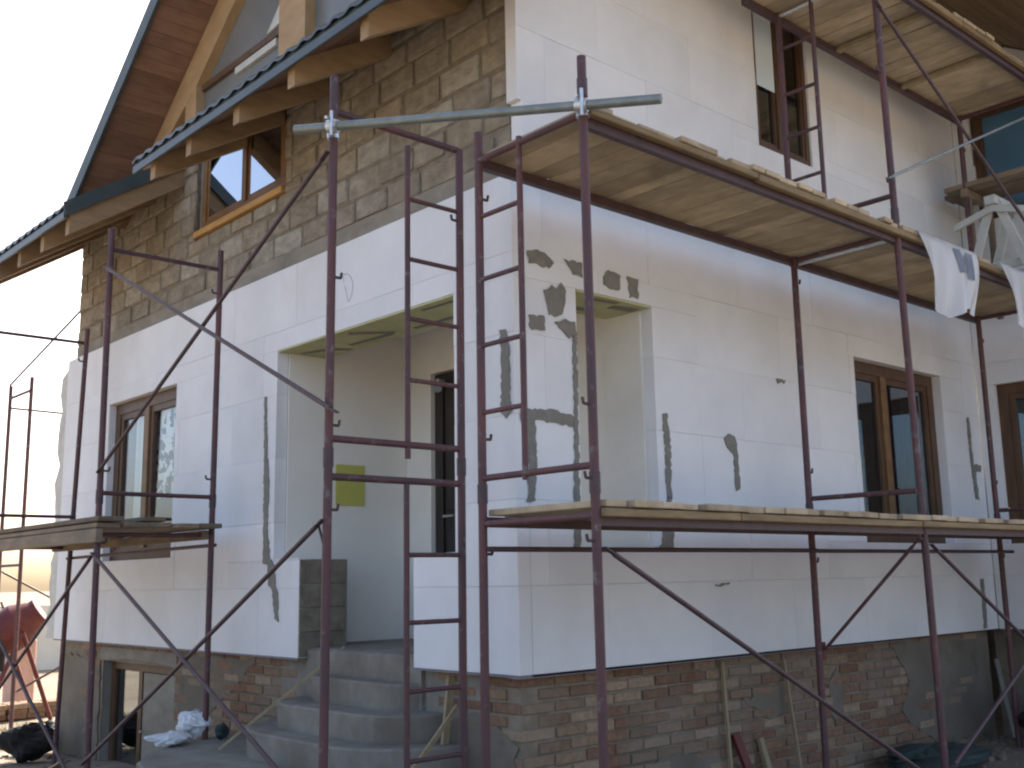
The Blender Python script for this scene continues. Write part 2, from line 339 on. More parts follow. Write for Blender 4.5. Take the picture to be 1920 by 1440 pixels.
# ---- insulation cladding: boards 1.0 x 0.5
def cladding(wall, u0, u1, v0, v1, holes, name, phase=0, flip=False, bricks_off=.5):
    back = slab(wall, u0+.02, u1-.02, v0+.02, v1-.02, .102, .124, holes)
    bk = back.build(name, 'adhesive', house)
    nrow = int(round((v1-v0)/.5+.499))
    for rr in range(nrow):
        a0 = v0+.5*rr; a1 = min(a0+.5, v1)
        st = u0-phase-(bricks_off if rr % 2 else 0)
        while st < u1:
            p0, p1 = max(st, u0), min(st+1, u1); st += 1
            if p1-p0 < .01: continue
            dw = R(-.0015, .0025)
            for (a, b, c_, d_) in rects(p0, p1, a0, a1, holes):
                if b-a < .012 or d_-c_ < .012: continue
                e = .0005
                MB().cbox(P(wall, a+e, c_+e, dw), P(wall, b-e, d_-e, .1), .0016).build('insulation_board', 'eps', bk)
    return bk
HL = [(1.0, 2.40, .5, 1.66), (.57, 2.78, 1.66, 3.30), WIN_L]
insL = cladding('L', .0, 7.35, .95, 3.95, HL, 'facade_insulation')
HR = PORCH_R+[WIN_R]
insR = cladding('R', .103, 6.047, .95, 4.45, HR, 'facade_insulation', .35)
insR2 = cladding('R', .065, 6.047, 4.45, 6.9, [UPW_R], 'facade_insulation', .75)
insT = cladding('T', -2.2, .0-.003, .95, 5.45, [WIN_T, UPW_T], 'facade_insulation', .2)
# sloping top strip of the return wall
MB().prism([(RX+.0, -.003, 5.452), (RX, -.17, 5.452), (RX, -.17, 6.822), (RX, -.003, 6.92)], (.1, 0, 0)).build('insulation_board', 'eps', insT)
MB().prism([(RX, -.18, 6.03), (RX, -1.48, 6.03), (RX, -.18, 6.80)], (.1, 0, 0)).build('insulation_board', 'eps', insT)
# ragged end at the far corner of the left wall
e = MB(); zz = .95; pts = []
while zz < 3.9: pts.append((.02, 7.60+R(-.07, .07)-.03*(zz-2), zz)); zz += R(.08, .2)
poly = [(.02, 7.357, .95)]+pts+[(.02, 7.357, 3.88)]
e.prism(poly, (.12, 0, 0)); tag(e.build('ragged_board', 'eps_old', house), 'ragged grey insulation board end at the far corner')
# starter rails under the boards
for a, b in (((-.004, 0.0, .938), (.1, 1.0, .948)), ((-.004, 2.4, .938), (.1, 7.35, .948)), ((-.004, -.004, .932), (4.4, .1, .937)), ((RX-.004, -2.2, .938), (RX+.1, -.01, .948))):
    MB().box(a, b).build('starter_rail', 'profile', house)
# mortar marks on the boards (thin trowelled patches)
ML = [[(0.12, 2.97), (0.07, 2.97), (0.04, 2.89), (0.04, 2.7), (0.03, 2.47), (0.08, 2.43), (0.12, 2.47), (0.11, 2.71)],
      [(2.96, 2.95), (2.93, 2.94), (2.90, 2.49), (2.85, 2.28), (2.87, 1.91), (2.82, 1.68), (2.75, 1.62), (2.74, 1.5), (2.69, 1.42), (2.68, 1.21), (2.73, 1.23), (2.77, 1.42), (2.83, 1.48), (2.86, 1.63), (2.92, 1.65), (2.94, 2.29)]]
MR = [[(0.12, 3.47), (0.2, 3.49), (0.31, 3.47), (0.34, 3.44), (0.33, 3.4), (0.23, 3.39), (0.13, 3.4)], [(0.44, 3.47), (0.6, 3.48), (0.6, 3.39), (0.52, 3.39)],
      [(0.8, 3.44), (0.85, 3.47), (0.96, 3.46), (0.96, 3.36), (0.89, 3.35), (0.8, 3.37)], [(1.03, 3.46), (1.14, 3.47), (1.13, 3.33), (1.05, 3.32)],
      [(0.26, 3.24), (0.33, 3.29), (0.36, 3.27), (0.4, 3.32), (0.44, 3.29), (0.44, 3.22), (0.42, 3.13), (0.37, 3.09), (0.3, 3.09), (0.28, 3.16)],
      [(0.13, 3.07), (0.25, 3.08), (0.26, 2.98), (0.13, 2.98)], [(0.34, 3.04), (0.44, 3.09), (0.51, 3.07), (0.53, 2.99), (0.46, 2.97)],
      [(0.49, 2.98), (0.53, 2.98), (0.515, 1.95), (0.515, 1.66), (0.46, 1.66), (0.49, 2.48)],
      [(0.04, 2.48), (0.15, 2.49), (0.28, 2.5), (0.42, 2.49), (0.485, 2.48), (0.48, 2.41), (0.37, 2.42), (0.23, 2.42), (0.16, 2.42), (0.16, 2.19), (0.14, 1.94), (0.08, 1.94), (0.1, 2.19), (0.08, 2.38), (0.04, 2.41)],
      [(1.33, 2.57), (1.38, 2.57), (1.4, 2.37), (1.39, 2.0), (1.34, 2.0), (1.35, 2.3)], [(1.34, 2.0), (1.39, 2.0), (1.39, 1.66), (1.14, 1.66), (1.27, 1.69)],
      [(2.0, 2.45), (2.05, 2.48), (2.13, 2.46), (2.15, 2.35), (2.15, 2.09), (2.1, 2.08), (2.1, 2.34), (2.01, 2.4)], [(2.69, 2.95), (2.81, 2.95), (2.79, 2.93), (2.7, 2.92)],
      [(5.78, 2.91), (5.83, 2.92), (5.83, 2.47), (5.98, 2.48), (5.97, 2.42), (5.86, 2.41), (5.88, 2.15), (5.81, 2.15), (5.78, 2.48)],
      [(5.76, 1.41), (5.81, 1.41), (5.82, 1.15), (5.80, 0.97), (5.74, 0.97), (5.75, 1.2)], [(1.81, 1.43), (1.98, 1.44), (1.96, 1.42), (1.82, 1.42)]]
def rough_poly(q, amp=.009, step=.022):
    o = []
    for (a, b), (c_, d_) in zip(q, q[1:]+q[:1]):
        k = max(1, int(math.hypot(c_-a, d_-b)/step))
        for i in range(k):
            t_ = i/k; o.append((a+(c_-a)*t_+R(-amp, amp), b+(d_-b)*t_+R(-amp, amp)))
    return o
for wall, lst, par in (('L', ML, insL), ('R', MR, insR)):
    for q in lst:
        MB().prism([P(wall, a, b, -.0035) for a, b in rough_poly(q)], (-.005, 0, 0) if wall == 'L' else (0, -.005, 0)).build('mortar_patch', 'adhesive', par)

pm = [(0, 1.78+.055*math.cos(a)+.02*math.sin(2*a), 3.60+.10*math.sin(a)+.05*math.cos(a)) for a in [i*.5 for i in range(13)]]
MB().path([(-.004, y, z) for _, y, z in pm], .0013, 5).build('pencil_mark', 'print', insL)
# ---- concrete ring beam and stone blocks of the upper left wall
MB().box((.105, .108, 3.955), (.159, 7.40, 4.13)).build('ring_beam', 'ring', house)
wallb = MB(); slab('L', .108, 7.40, 4.131, EL, .116, .159, [(UPW_L[0]-.06, UPW_L[1]+.06, UPW_L[2]-.09, UPW_L[3]+.05)], wallb)
bw2 = wallb.build('block_wall', 'block_mortar', house)
row = 0; v = 4.135
while v < EL-.05:
    hgt = R(.17, .2); st = .112-(R(.05, .3))
    while st < 7.40:
        ln = R(.33, .42)
        a, b = max(st, .112), min(st+ln, 7.40); st += ln+R(.012, .03)
        if b-a < .05: continue
        hh = hgt-R(0, .012)
        for (a2, b2, c2, d2) in rects(a, b, v, min(v+hh, EL), [(UPW_L[0]-.05, UPW_L[1]+.05, UPW_L[2]-.08, UPW_L[3]+.05)]):
            if b2-a2 < .05 or d2-c2 < .04: continue
            k = MB().cbox((.100+R(-.006, .012), a2+R(0, .008), c2+R(0, .006)), (.13, b2-R(0, .008), d2-R(0, .006)), R(.008, .016))
            for q in k.v: q += Vector((R(-.003, .003), R(-.006, .006), R(-.006, .006)))
            k.build('stone_block', 'block', bw2)
    v += hgt+R(.012, .024)
# ---- brick plinth
mb = MB(); slab('L', .112, 7.40, -.4, .93, .112, .124, [BAS_L, (1.0, 2.4, .2, 1.66)], mb); slab('R', .125, 6.04, -.4, .93, .112, .124, [], mb); slab('T', -2.2, .1, -.4, .93, .112, .124, [(-1.4, -.25, .1, .7)], mb)
pl = mb.build('brick_plinth', 'brick_mortar', house)
bm_ = [MB().cbox((-.122+R(-.006, .006), -.012+R(-.003, .003), -.031+R(-.003, .003)), (.122+R(-.006, .006), .02, .031+R(-.003, .003)), .006).mesh('brick', Vector((0, 0, 0))) for _ in range(10)]
for q in bm_: q.materials.append(MT['brick'])
half = MB().cbox((-.058, -.012, -.031), (.058, .02, .031), .006).mesh('half_brick', Vector((0, 0, 0))); half.materials.append(MT['brick'])
cand = []
for rr in range(13):
    z = .90-rr*.076
    for i in range(26):
        cand.append(('R', .235+i*.258-(.129 if rr % 2 else 0), z)); cand.append(('L', .235+i*.258-(.129 if rr % 2 else 0), z))
C0 = Vector((-4.24, -4.66, 1.5)); stuff = MB(); rest = []; indiv = []
for wl, uu, z in cand:
    if uu > (5.9 if wl == 'R' else 7.3) or uu < .23: continue
    if wl == 'L' and (BAS_L[0]-.13 < uu < BAS_L[1]+.13 and z < BAS_L[3]+.12 or .95-.1 < uu < 2.4+.1): continue
    if z < -.06 - (.02*uu if wl == 'L' else 0): continue
    pt = Vector(P(wl, uu, z, .112)); indiv.append(((pt-C0).length, wl, uu, z, pt))
indiv.sort(key=lambda q: q[0])
for k, (dd, wl, uu, z, pt) in enumerate(indiv):
    jit = Vector((R(-.003, .003), R(-.004, .004), R(-.003, .003)))
    if k < 295:
        place('brick', random.choice(bm_), pt+jit, pl, 0 if wl == 'R' else -math.pi/2)
    else:
        if wl == 'R': stuff.cbox((pt.x-.122, pt.y-.012+jit.y, z-.031), (pt.x+.122, pt.y+.02, z+.031), .006)
        else: stuff.cbox((pt.x-.012+jit.y, pt.y-.122, z-.031), (pt.x+.02, pt.y+.122, z+.031), .006)
tag(stuff.build('far_bricks', 'brick', pl), None, None, None, 'stuff')
# smeared render over parts of the plinth
def smear(wall, q):
    MB().prism([P(wall, a, b, .098) for a, b in rough_poly(q, .02, .06)], (0, .01, 0) if wall == 'R' else (.01, 0, 0)).build('render_smear', 'render', pl)
smear('R', [(3.3, .62), (3.42, .78), (3.5, .6), (3.45, .35), (3.3, .4)])
smear('R', [(4.25, .9), (5.2, .92), (5.95, .9), (5.95, .02), (5.0, .02), (4.6, .18), (4.35, .35), (4.5, .6)])
smear('R', [(.95, .28), (1.5, .36), (2.1, .22), (2.5, .12), (2.2, .03), (1.2, .03)])
smear('R', [(2.2, .62), (2.6, .7), (2.8, .55), (2.5, .45)])
smear('L', [(6.3, .78), (7.35, .8), (7.38, -.2), (6.3, -.2)])
smear('L', [(3.2, .9), (4.5, .9), (4.55, .3), (4.0, .4), (3.6, .62)])
smear('L', [(.15, .55), (.5, .7), (.9, .6), (.95, .1), (.2, .1)])
# ---- entrance stairs (rounded concrete steps)
st = thing('entrance_stairs', (.1, 1.75, -.05), 'rounded grey concrete steps leading up to the porch', 'stairs')
def step(z, rad, name='step'):
    q = []; N_ = 14; ya, yb = 1.22, 2.02; ctr = []
    for i in range(N_+1):
        a = math.pi/2+math.pi/2*i/N_; q.append((.12+rad*math.cos(a)*R(.985, 1.012), yb+rad*math.sin(a)))
    for i in range(1, 6): q.append((.12-rad*R(.985, 1.012), yb+(ya-yb)*i/6))
    for i in range(N_+1):
        a = math.pi+math.pi/2*i/N_; q.append((.12+rad*math.cos(a)*R(.985, 1.012), ya+rad*math.sin(a)))
    m_ = MB(); cy = (ya+yb)/2; gr = lambda x, y, k: (.12+(x-.12)*(1+k/rad), cy+(y-cy)*(1+k/(rad+.4)))
    top = [(*gr(x, y, -.012), z) for x, y in q]; up = [(x, y, z-.012) for x, y in q]; bot = [(*gr(x, y, -.01), max(-.12, z-.25)) for x, y in q]
    n_ = len(q); m_.add(top+up+bot, [tuple(range(n_))]+[(i, i+1, n_+i+1, n_+i) for i in range(n_-1)]+[(n_+i, n_+i+1, 2*n_+i+1, 2*n_+i) for i in range(n_-1)]+[tuple(range(3*n_-1, 2*n_-1, -1)), (0, n_, 2*n_, 3*n_-1, 2*n_-1, n_-1)])
    m_.build(name, 'concrete', st)
for z, rad in ((1.012, .06), (.845, .20), (.68, .43), (.515, .64), (.34, 1.33), (.16, 1.62)): step(z, rad)
MB().box((.07, 1.01, .4), (.098, 2.38, 1.008)).build('landing', 'concrete', st)

# ---- windows
def window(wall, rect, recess, fw, panes, material, glassm, name='window', sill=None, curtain=None, oak=None, pane_tilt=0.):
    u0, u1, v0, v1 = rect
    fr = MB(); bars = []
    fr.box(P(wall, u0, v0, recess), P(wall, u0+fw, v1, recess+.07)); fr.box(P(wall, u1-fw, v0, recess), P(wall, u1, v1, recess+.07))
    fr.box(P(wall, u0+fw, v0, recess), P(wall, u1-fw, v0+fw, recess+.07)); fr.box(P(wall, u0+fw, v1-fw, recess), P(wall, u1-fw, v1, recess+.07))
    wn = fr.build(name, material, house)
    ed = [u0+fw]
    for s_ in panes: ed += [s_-fw*.42, s_+fw*.42]
    ed.append(u1-fw)
    for i in range(1, len(ed)-1, 2):
        MB().box(P(wall, ed[i], v0+fw, recess-.008), P(wall, ed[i+1], v1-fw, recess+.072)).build('mullion', oak or material, wn)
    for i in range(0, len(ed), 2):
        a, b = ed[i], ed[i+1]; s2 = MB(); sw_ = fw*.55
        for (p0, p1, q0, q1) in ((a, a+sw_, v0+fw, v1-fw), (b-sw_, b, v0+fw, v1-fw), (a+sw_, b-sw_, v0+fw, v0+fw+sw_), (a+sw_, b-sw_, v1-fw-sw_, v1-fw)):
            s2.box(P(wall, p0, q0, recess+.012), P(wall, p1, q1, recess+.06))
        s2.build('sash', material, wn)
        pn = MB().box(P(wall, a+sw_, v0+fw+sw_, recess+.033), P(wall, b-sw_, v1-fw-sw_, recess+.037))
        if pane_tilt:  # closed panes skewed in shape to steer what they reflect
            for q in pn.v: q.x += pane_tilt*(q.y-(a+b)/2)
        pn.build('pane', glassm, wn)
    # dark room behind
    rm = MB(); d0, d1 = recess+.09, recess+1.3
    rm.box(P(wall, u0-.4, v0-.4, d1), P(wall, u1+.4, v1+.4, d1+.02))
    for (p0, p1, q0, q1) in ((u0-.42, u0-.4, v0-.4, v1+.4), (u1+.4, u1+.42, v0-.4, v1+.4), (u0-.4, u1+.4, v0-.42, v0-.4), (u0-.4, u1+.4, v1+.4, v1+.42)):
        rm.box(P(wall, p0, q0, .425), P(wall, p1, q1, d1))
    rm.build('room_interior', 'dark', wn)
    if sill: MB().cbox(P(wall, u0-.03, v0-.06, sill), P(wall, u1+.03, v0-.004, recess+.07), .006).build('sill', 'sill_wood', wn)
    if curtain:
        for (a, b, lo, hi, mt_) in curtain:
            cm = MB(); nn = 24; L_ = []
            for i in range(nn+1):
                uu = a+(b-a)*i/nn; ww = recess+.10+.018*math.sin(i*1.3)+.01*math.sin(i*3.1); L_ += [P(wall, uu, lo, ww), P(wall, uu, hi, ww)]
            cm.add(L_, [(2*i, 2*i+2, 2*i+3, 2*i+1) for i in range(nn)], True); cm.build('curtain', mt_, wn)
    return wn
window('L', WIN_L, .07, .11, (5.35,), 'frame_brown', 'glass_clear', curtain=[(4.70, 5.40, 2.3, 3.22, 'lace'), (5.46, 5.80, 1.85, 3.22, 'curtain')], oak='frame_oak')
window('L', UPW_L, .15, .08, (3.68,), 'frame_oak', 'glass_sky', sill=.08, pane_tilt=-.07)
window('R', WIN_R, .085, .10, (4.42,), 'frame_brown', 'glass_dull', curtain=[(3.99, 4.16, 2.0, 2.92, 'curtain')], oak='frame_oak')
wu = window('R', UPW_R, .022, .05, (2.99,), 'frame_brown', 'glass_dull')
MB().box((2.715, .026, 5.37), (2.962, .033, 6.298)).build('sky_reflection_panel', 'sky_reflection', wu)  # pale blue panel painted as the sky's reflection in the upper pane
window('T', WIN_T, .06, .10, (-.95,), 'frame_brown', 'glass_dull', curtain=[(-1.0, -.3, 1.85, 3.1, 'curtain'), (-1.65, -1.05, 1.85, 3.1, 'lace')])
window('T', UPW_T, .03, .06, (-1.1,), 'frame_brown', 'blue_film')
# basement window and door in the plinth
bd = MB(); slab('L', BAS_L[0], BAS_L[1], -.38, BAS_L[3], .2, .26, [(BAS_L[0]+.07, 5.52, -.38, .69), (5.60, BAS_L[1]-.08, -.38, .69)], bd); bo = bd.build('basement_door', 'frame_brown', house)
MB().box((.21, BAS_L[0]+.08, -.38), (.235, 5.51, .68)).build('door_leaf', 'ring', bo); MB().box((.225, 5.61, -.38), (.23, BAS_L[1]-.09, .68)).build('pane', 'glass_dull', bo)
MB().box((.6, 4.4, -.4), (.62, 6.5, .9)).build('room_interior', 'dark', bo)
MB().tube((.2, 5.47, .15), (.17, 5.47, .15), .012, 8).build('door_handle', 'zinc', bo)
al = MB(); N_ = 12; a_ = [(.108, BAS_L[0]-.05+(BAS_L[1]-BAS_L[0]+.1)*i/N_, .77+.035*math.sin(math.pi*i/N_)) for i in range(N_+1)]
al.prism(a_+[(.108, BAS_L[1]+.05, .9), (.108, BAS_L[0]-.05, .9)], (-.012, 0, 0)); al.build('basement_lintel', 'ring', house)
MB().box((RX+.15, -1.4, .1), (RX+.16, -.25, .7)).build('basement_opening', 'dark', house)

# ---- pent roofs over the left wall (two lengths)
def pent(y0, y1, rys, XE, ZE, SL, rdepth, verge=False):
    """XE/ZE: foot of the rafters' lower edge; SL: slope"""
    rz = lambda x, base: ZE+base+(x-XE)*SL
    m_ = MB(); ny = int((y1-y0)/.025); nx = 12; V_ = []; x0 = XE-.07; T = rdepth+.075
    for i in range(ny+1):
        y = y0+(y1-y0)*i/ny
        for j in range(nx+1):
            x = x0+(.14-x0)*j/nx; wv = math.sin(y*2*math.pi/.19)
            V_.append((x, y, rz(x, T)+.018*(wv if wv > 0 else wv*.4)+.014*(1-((x-XE)/.35) % 1)))
    m_.add(V_, [(i*(nx+1)+j, (i+1)*(nx+1)+j, (i+1)*(nx+1)+j+1, i*(nx+1)+j+1) for i in range(ny) for j in range(nx)], True)
    bot = [p_-Vector((0, 0, .022)) for p_ in m_.v]
    m_.add(bot, [(i*(nx+1)+j, i*(nx+1)+j+1, (i+1)*(nx+1)+j+1, (i+1)*(nx+1)+j) for i in range(ny) for j in range(nx)], True)
    m_.add([q for i in range(ny+1) for q in (V_[i*(nx+1)], bot[i*(nx+1)])], [(2*i, 2*i+1, 2*i+3, 2*i+2) for i in range(ny)])
    for e_ in (0, ny): m_.add([q for j in range(nx+1) for q in (V_[e_*(nx+1)+j], bot[e_*(nx+1)+j])], [(2*j, 2*j+1, 2*j+3, 2*j+2) for j in range(nx)])
    o = m_.build('pent_roof', 'roof', house)
    for y in rys:
        xa, xb = XE, .128
        MB().prism([(xa, y-.045, rz(xa, 0)), (xb, y-.045, rz(xb, 0)), (xb, y-.045, rz(xb, rdepth)), (xa, y-.045, rz(xa, rdepth))], (0, .09, 0)).build('rafter', 'rafter', o)
    nb = 7; wd = (.12-XE)/nb
    for j in range(nb):
        xa = XE+wd*j; xb = xa+wd-.006
        MB().prism([(xa, y0+.03, rz(xa, rdepth+.003)), (xb, y0+.03, rz(xb, rdepth+.003)), (xb, y0+.03, rz(xb, rdepth+.026)), (xa, y0+.03, rz(xa, rdepth+.026))], (0, y1-y0-.05, 0)).build('roof_board', 'soffit', o)
    fz = rz(XE, rdepth)
    MB().box((XE-.045, y0+.004, fz-.055), (XE-.022, y1-.004, fz+.028)).build('fascia', 'fascia', o)
    MB().box((XE-.062, y0, fz-.075), (XE-.048, y1, fz-.012)).build('drip_edge', 'roof', o)
    if verge:
        MB().prism([(XE-.05, y0+.012, rz(XE-.05, rdepth-.02)), (.12, y0+.012, rz(.12, rdepth-.02)), (.12, y0+.012, rz(.12, rdepth+.12)), (XE-.07, y0+.012, rz(XE-.07, rdepth+.12))], (0, -.024, 0)).build('verge_board', 'fascia', o)
    return o
pA = pent(-.32, 3.93, [-.20, .56, 1.44, 2.22, 3.00, 3.66], -.70, 4.815, .594, .185)
pB = pent(4.76, 8.2, [4.83, 5.47, 6.11, 6.75, 7.4], -.965, 4.575, .66, .2, True)
# ---- main gabled roof, ridge along x at y=2.17
RID = (2.166, 8.23); XO = -.5
def gl(y): return 5.41+.75*(5.926-y) if y > RID[0] else 6.93+.597*y
mr = MB()
for (ya, yb) in ((RID[0], 6.25), (-1.55, RID[0])):
    q = [(XO, ya, gl(ya)+.06), (XO, yb, gl(yb)+.06), (XO, yb, gl(yb)+.15), (XO, ya, gl(ya)+.15)]
    mr.prism(q, (10.3, 0, 0))
mo = mr.build('main_roof', 'roof', house)
MB().prism([(RX-.2, -1.55, gl(-1.55)+.06), (RX-.2, -2.75, gl(-2.75)+.06), (RX-.2, -2.75, gl(-2.75)+.14), (RX-.2, -1.55, gl(-1.55)+.14)], (4, 0, 0)).build('roof_extension', 'roof', mo)
# rake boards
MB().prism([(XO-.025, RID[0], gl(RID[0])-.05), (XO-.025, 6.2, gl(6.2)-.05), (XO-.025, 6.2, gl(6.2)+.16), (XO-.025, RID[0], gl(RID[0])+.16)], (.022, 0, 0)).build('rake_board', 'fascia', mo)
MB().prism([(XO-.025, RID[0], gl(RID[0])-.05), (XO-.025, -1.55, gl(-1.55)-.05), (XO-.025, -1.55, gl(-1.55)+.16), (XO-.025, RID[0], gl(RID[0])+.16)], (.022, 0, 0)).build('rake_board', 'fascia', mo)
# soffit planks of the gable overhang (run across the rake)
y = 6.2
while y > RID[0]+.1:
    y2 = y-.112
    MB().prism([(XO+.005, y, gl(y)+.0), (XO+.005, y2+.006, gl(y2+.006)), (XO+.005, y2+.006, gl(y2+.006)+.03), (XO+.005, y, gl(y)+.03)], (.62, 0, 0)).build('soffit_plank', 'soffit', mo); y = y2
# eave soffit planks over the right wall
y = -.02
while y > -1.5:
    y2 = y-.12
    MB().prism([(XO+.1, y, gl(y)), (XO+.1, y2+.006, gl(y2+.006)), (XO+.1, y2+.006, gl(y2+.006)+.03), (XO+.1, y, gl(y)+.03)], (9.5, 0, 0)).build('eave_plank', 'rafter', mo); y = y2
# gable: beam, posts and glazing
MB().prism([(.0, 2.2, gl(2.2)-.02), (.0, 5.55, gl(5.55)-.02), (.0, 5.55, gl(5.55)-.2), (.0, 4.42, gl(4.42)-.42), (.0, 2.2, gl(2.2)-.40)], (.1, 0, 0)).build('gable_beam', 'beam', mo)
MB().box((.002, 4.40, 5.6), (.1, 4.62, gl(4.62)-.1)).build('gable_post', 'beam', mo)
for a, b in ((2.44, 2.86), (1.3, 1.6)): MB().box((-.005, a, 5.66), (.1, b, gl(b)-.42 if b > 2.2 else 7.3)).build('gable_post', 'beam', mo)
gw = MB().prism([(.09, 4.45, 5.66), (.09, 4.40, gl(4.40)-.3), (.09, 2.2, gl(2.2)-.3), (.09, .1, gl(.1)-.1), (.09, .1, 5.66)], (.005, 0, 0)); gp = gw.build('gable_glazing', 'grey_reflection', mo)  # one plain grey painted for what the gable glass reflects
MB().prism([(.35, 5.5, 5.7), (.35, RID[0], 8.2), (.35, -.0, gl(0)), (.35, 0, 5.7)], (.02, 0, 0)).build('attic_interior', 'dark', mo)
MB().box((.05, 2.87, 6.09), (.089, 4.38, 6.15)).build('glazing_bar', 'frame_brown', mo)
MB().box((.06, 3.02, 6.02), (.089, 3.75, 6.085)).build('glazing_glint', 'white_board_glint', mo)  # white strip added as a bright reflection on the gable glass
MB().prism([(.07, 2.9, 6.22), (.07, 3.2, 6.19), (.07, 3.0, 6.38), (.07, 2.92, 6.38)], (.018, 0, 0)).build('glazing_glint', 'white_board_glint', mo)  # white wedge painted as a second reflection on the glass
MB().box((.12, .1, 5.752), (.42, .56, 6.7)).build('gable_corner_wall', 'core', house)

# ============================================================ SCAFFOLDS
def scaffold(at, label, group=None): return thing('scaffold', at, label, 'scaffolding', group)
PR = .0235
def post(par, x, y, z0, z1, lean=(0, 0), pins=(), pd=(1, 0)):
    tp = (x+lean[0], y+lean[1], z1); m_ = MB().tube((x, y, z0), tp, PR, 14)
    o = m_.build('post', 'steel_red', par)
    for zc in ((1.93, 3.9) if x > -.6 and y < 0 else (2.13,)):
        if z0 < zc < z1-.05:
            t_ = (zc-z0)/(z1-z0); cx, cy = x+lean[0]*t_, y+lean[1]*t_
            MB().tube((cx, cy, zc-.05), (cx, cy, zc+.05), PR+.004, 14).build('sleeve', 'steel_dark', o)
    if z0 < 1: MB().box((x-.07, y-.07, z0-.02), (x+.07, y+.07, z0-.004)).build('base_plate', 'steel_dark', o)
    for (zz_, dx, dy) in [(q, *pd) for q in pins]:
        t_ = (zz_-z0)/(z1-z0); cx, cy = x+lean[0]*t_, y+lean[1]*t_
        MB().path([(cx+dx*.02, cy+dy*.02, zz_), (cx+dx*.06, cy+dy*.06, zz_), (cx+dx*.066, cy+dy*.066, zz_+.03)], .008, 7).build('brace_pin', 'steel_dark', o)
    return o
def bar(par, a, b, rad=.018, name='cross_bar', m_='steel_red'): return MB().tube(a, b, rad, 10).build(name, m_, par)
def brace(par, a, b, rad=.0135, m_='steel_dark'):
    a, b = Vector(a), Vector(b); d_ = (b-a).normalized(); k = MB().tube(a+d_*.05, b-d_*.05, rad, 9)
    for e_, s_ in ((a, 1), (b, -1)): k.bar(e_-d_*s_*.02, e_+d_*s_*.06, .028, .007, (0, 0, 1) if abs(d_.z) < .9 else (1, 0, 0))
    return k.build('diagonal_brace', m_, par)
def ladder(par, fixed, axis, s0, s1, z0, z1, rungs):
    """stile + rungs: axis 'y' -> x fixed, stile at y=s1, rungs from s0 to s1"""
    mk = (lambda s_, z: (fixed, s_, z)) if axis == 'y' else (lambda s_, z: (s_, fixed, z))
    stl = MB().tube(mk(s1, z0), mk(s1, z1), .0165, 10).build('ladder_stile', 'steel_red', par)
    for z in rungs: MB().tube(mk(s0, z), mk(s1, z), .0135, 9).build('ladder_rung', 'steel_red', stl)
# ---- right-hand scaffold (along the right wall)
S = scaffold((2.4, -.75, 0), 'maroon tube scaffold along the white wall under the wooden roof soffit, three lifts high')
YI, YO = -.355, -1.16
FX = (-.56, 2.49, 5.46)
post(S, -.565, YI, -.02, 3.93, (.005, 0), (1.62, 2.22, 3.55), (1, 0)); post(S, -.555, YO, -.02, 4.07, (-.005, 0), (1.66, 1.95, 2.3), (-1, 0))
post(S, 2.47, YI, -.02, 6.6, (.02, 0), (1.57, 2.2, 3.6), (1, 0)); post(S, 2.56, YO, -.02, 6.6, (-.09, 0), (1.7, 4.13, 4.95), (-1, 0))
post(S, 5.44, YI, -.02, 6.6, (0, 0), (1.6, 2.25, 3.55, 5.4), (1, 0)); post(S, 5.46, YO, -.02, 6.6, (0, 0), (1.7, 4.1), (-1, 0))
for i, x in enumerate(FX):
    for z in (1.775, 2.012, 3.765): bar(S, (x, YI, z), (x, YO, z))
    if i: bar(S, (x, YI, 4.04), (x, YO, 4.04)); bar(S, (x, YI, 5.715), (x, YO, 5.715), m_='zinc' if i == 1 else 'steel_red')
tag(MB().tube((2.545, YI, 3.755), (2.545, YO, 3.755), .019, 10).build('cross_bar', 'zinc', S), 'bright galvanised cross tube under the deck')
ladder(S, -.56, 'y', YI, -.685, 1.98, 3.80, (2.358, 2.72, 3.085, 3.44))
ladder(S, 2.485, 'y', YI, -.645, 4.04, 6.4, (4.37, 4.72, 5.06, 5.435, 5.98))
for x0, x1 in ((-.56, 2.49), (2.49, 5.62)): bar(S, (x0, YI-.03, 1.645), (x1, YI-.03, 1.648), .0145, 'guard_rail', 'steel_dark')
brace(S, (-.52, YO-.03, 1.62), (2.5, YO-.03, .15)); brace(S, (2.58, YO-.03, 1.655), (5.42, YO-.03, .17)); brace(S, (2.54, YO-.05, .27), (5.42, YO-.05, 1.62))
brace(S, (2.50, YO+.03, 1.69), (2.50, YI-.02, .96), .012, 'steel_red'); brace(S, (2.44, YO-.03, 5.45), (5.42, YO-.03, 3.87)); brace(S, (2.37, YO-.05, 4.125), (5.42, YO-.05, 5.545), .011, 'steel_grey')
MB().tube((2.51, YI, .9), (2.51, YI, 1.02), .03, 12).build('clamp', 'red_paint', S)
# ---- left-hand scaffold (along the left wall)
S2 = scaffold((-.75, 3.1, -.05), 'maroon tube scaffold with crossed braces in front of the porch and left wall')
XI, XOu = -.30, -1.20
post(S2, XI, .145, -.02, 4.05, (0, -.015), (3.6,), (-1, 0)); post(S2, XOu, .145, -.02, 4.24, (0, -.035), (1.86, 2.30, 3.1), (1, 0))
post(S2, XI, 3.215, .34, 4.16, (0, -.02), (2.3, 3.8), (-1, 0)); post(S2, XOu, 3.16, -.1, 4.16, (0, .03), (2.32, 1.8), (1, 0))
post(S2, XI, 6.3, -.18, 4.03, (0, -.28), (2.05, 3.7), (-1, 0)); post(S2, XOu, 6.1, -.18, 4.05, (0, 0), (2.3,), (1, 0))
for z in (2.032, 2.232, 4.05): bar(S2, (XI, .14, z), (XOu, .14, z), .02)
for z in (1.86, 2.16, 4.0): bar(S2, (XI, 3.2, z), (XOu, 3.2, z), .017)
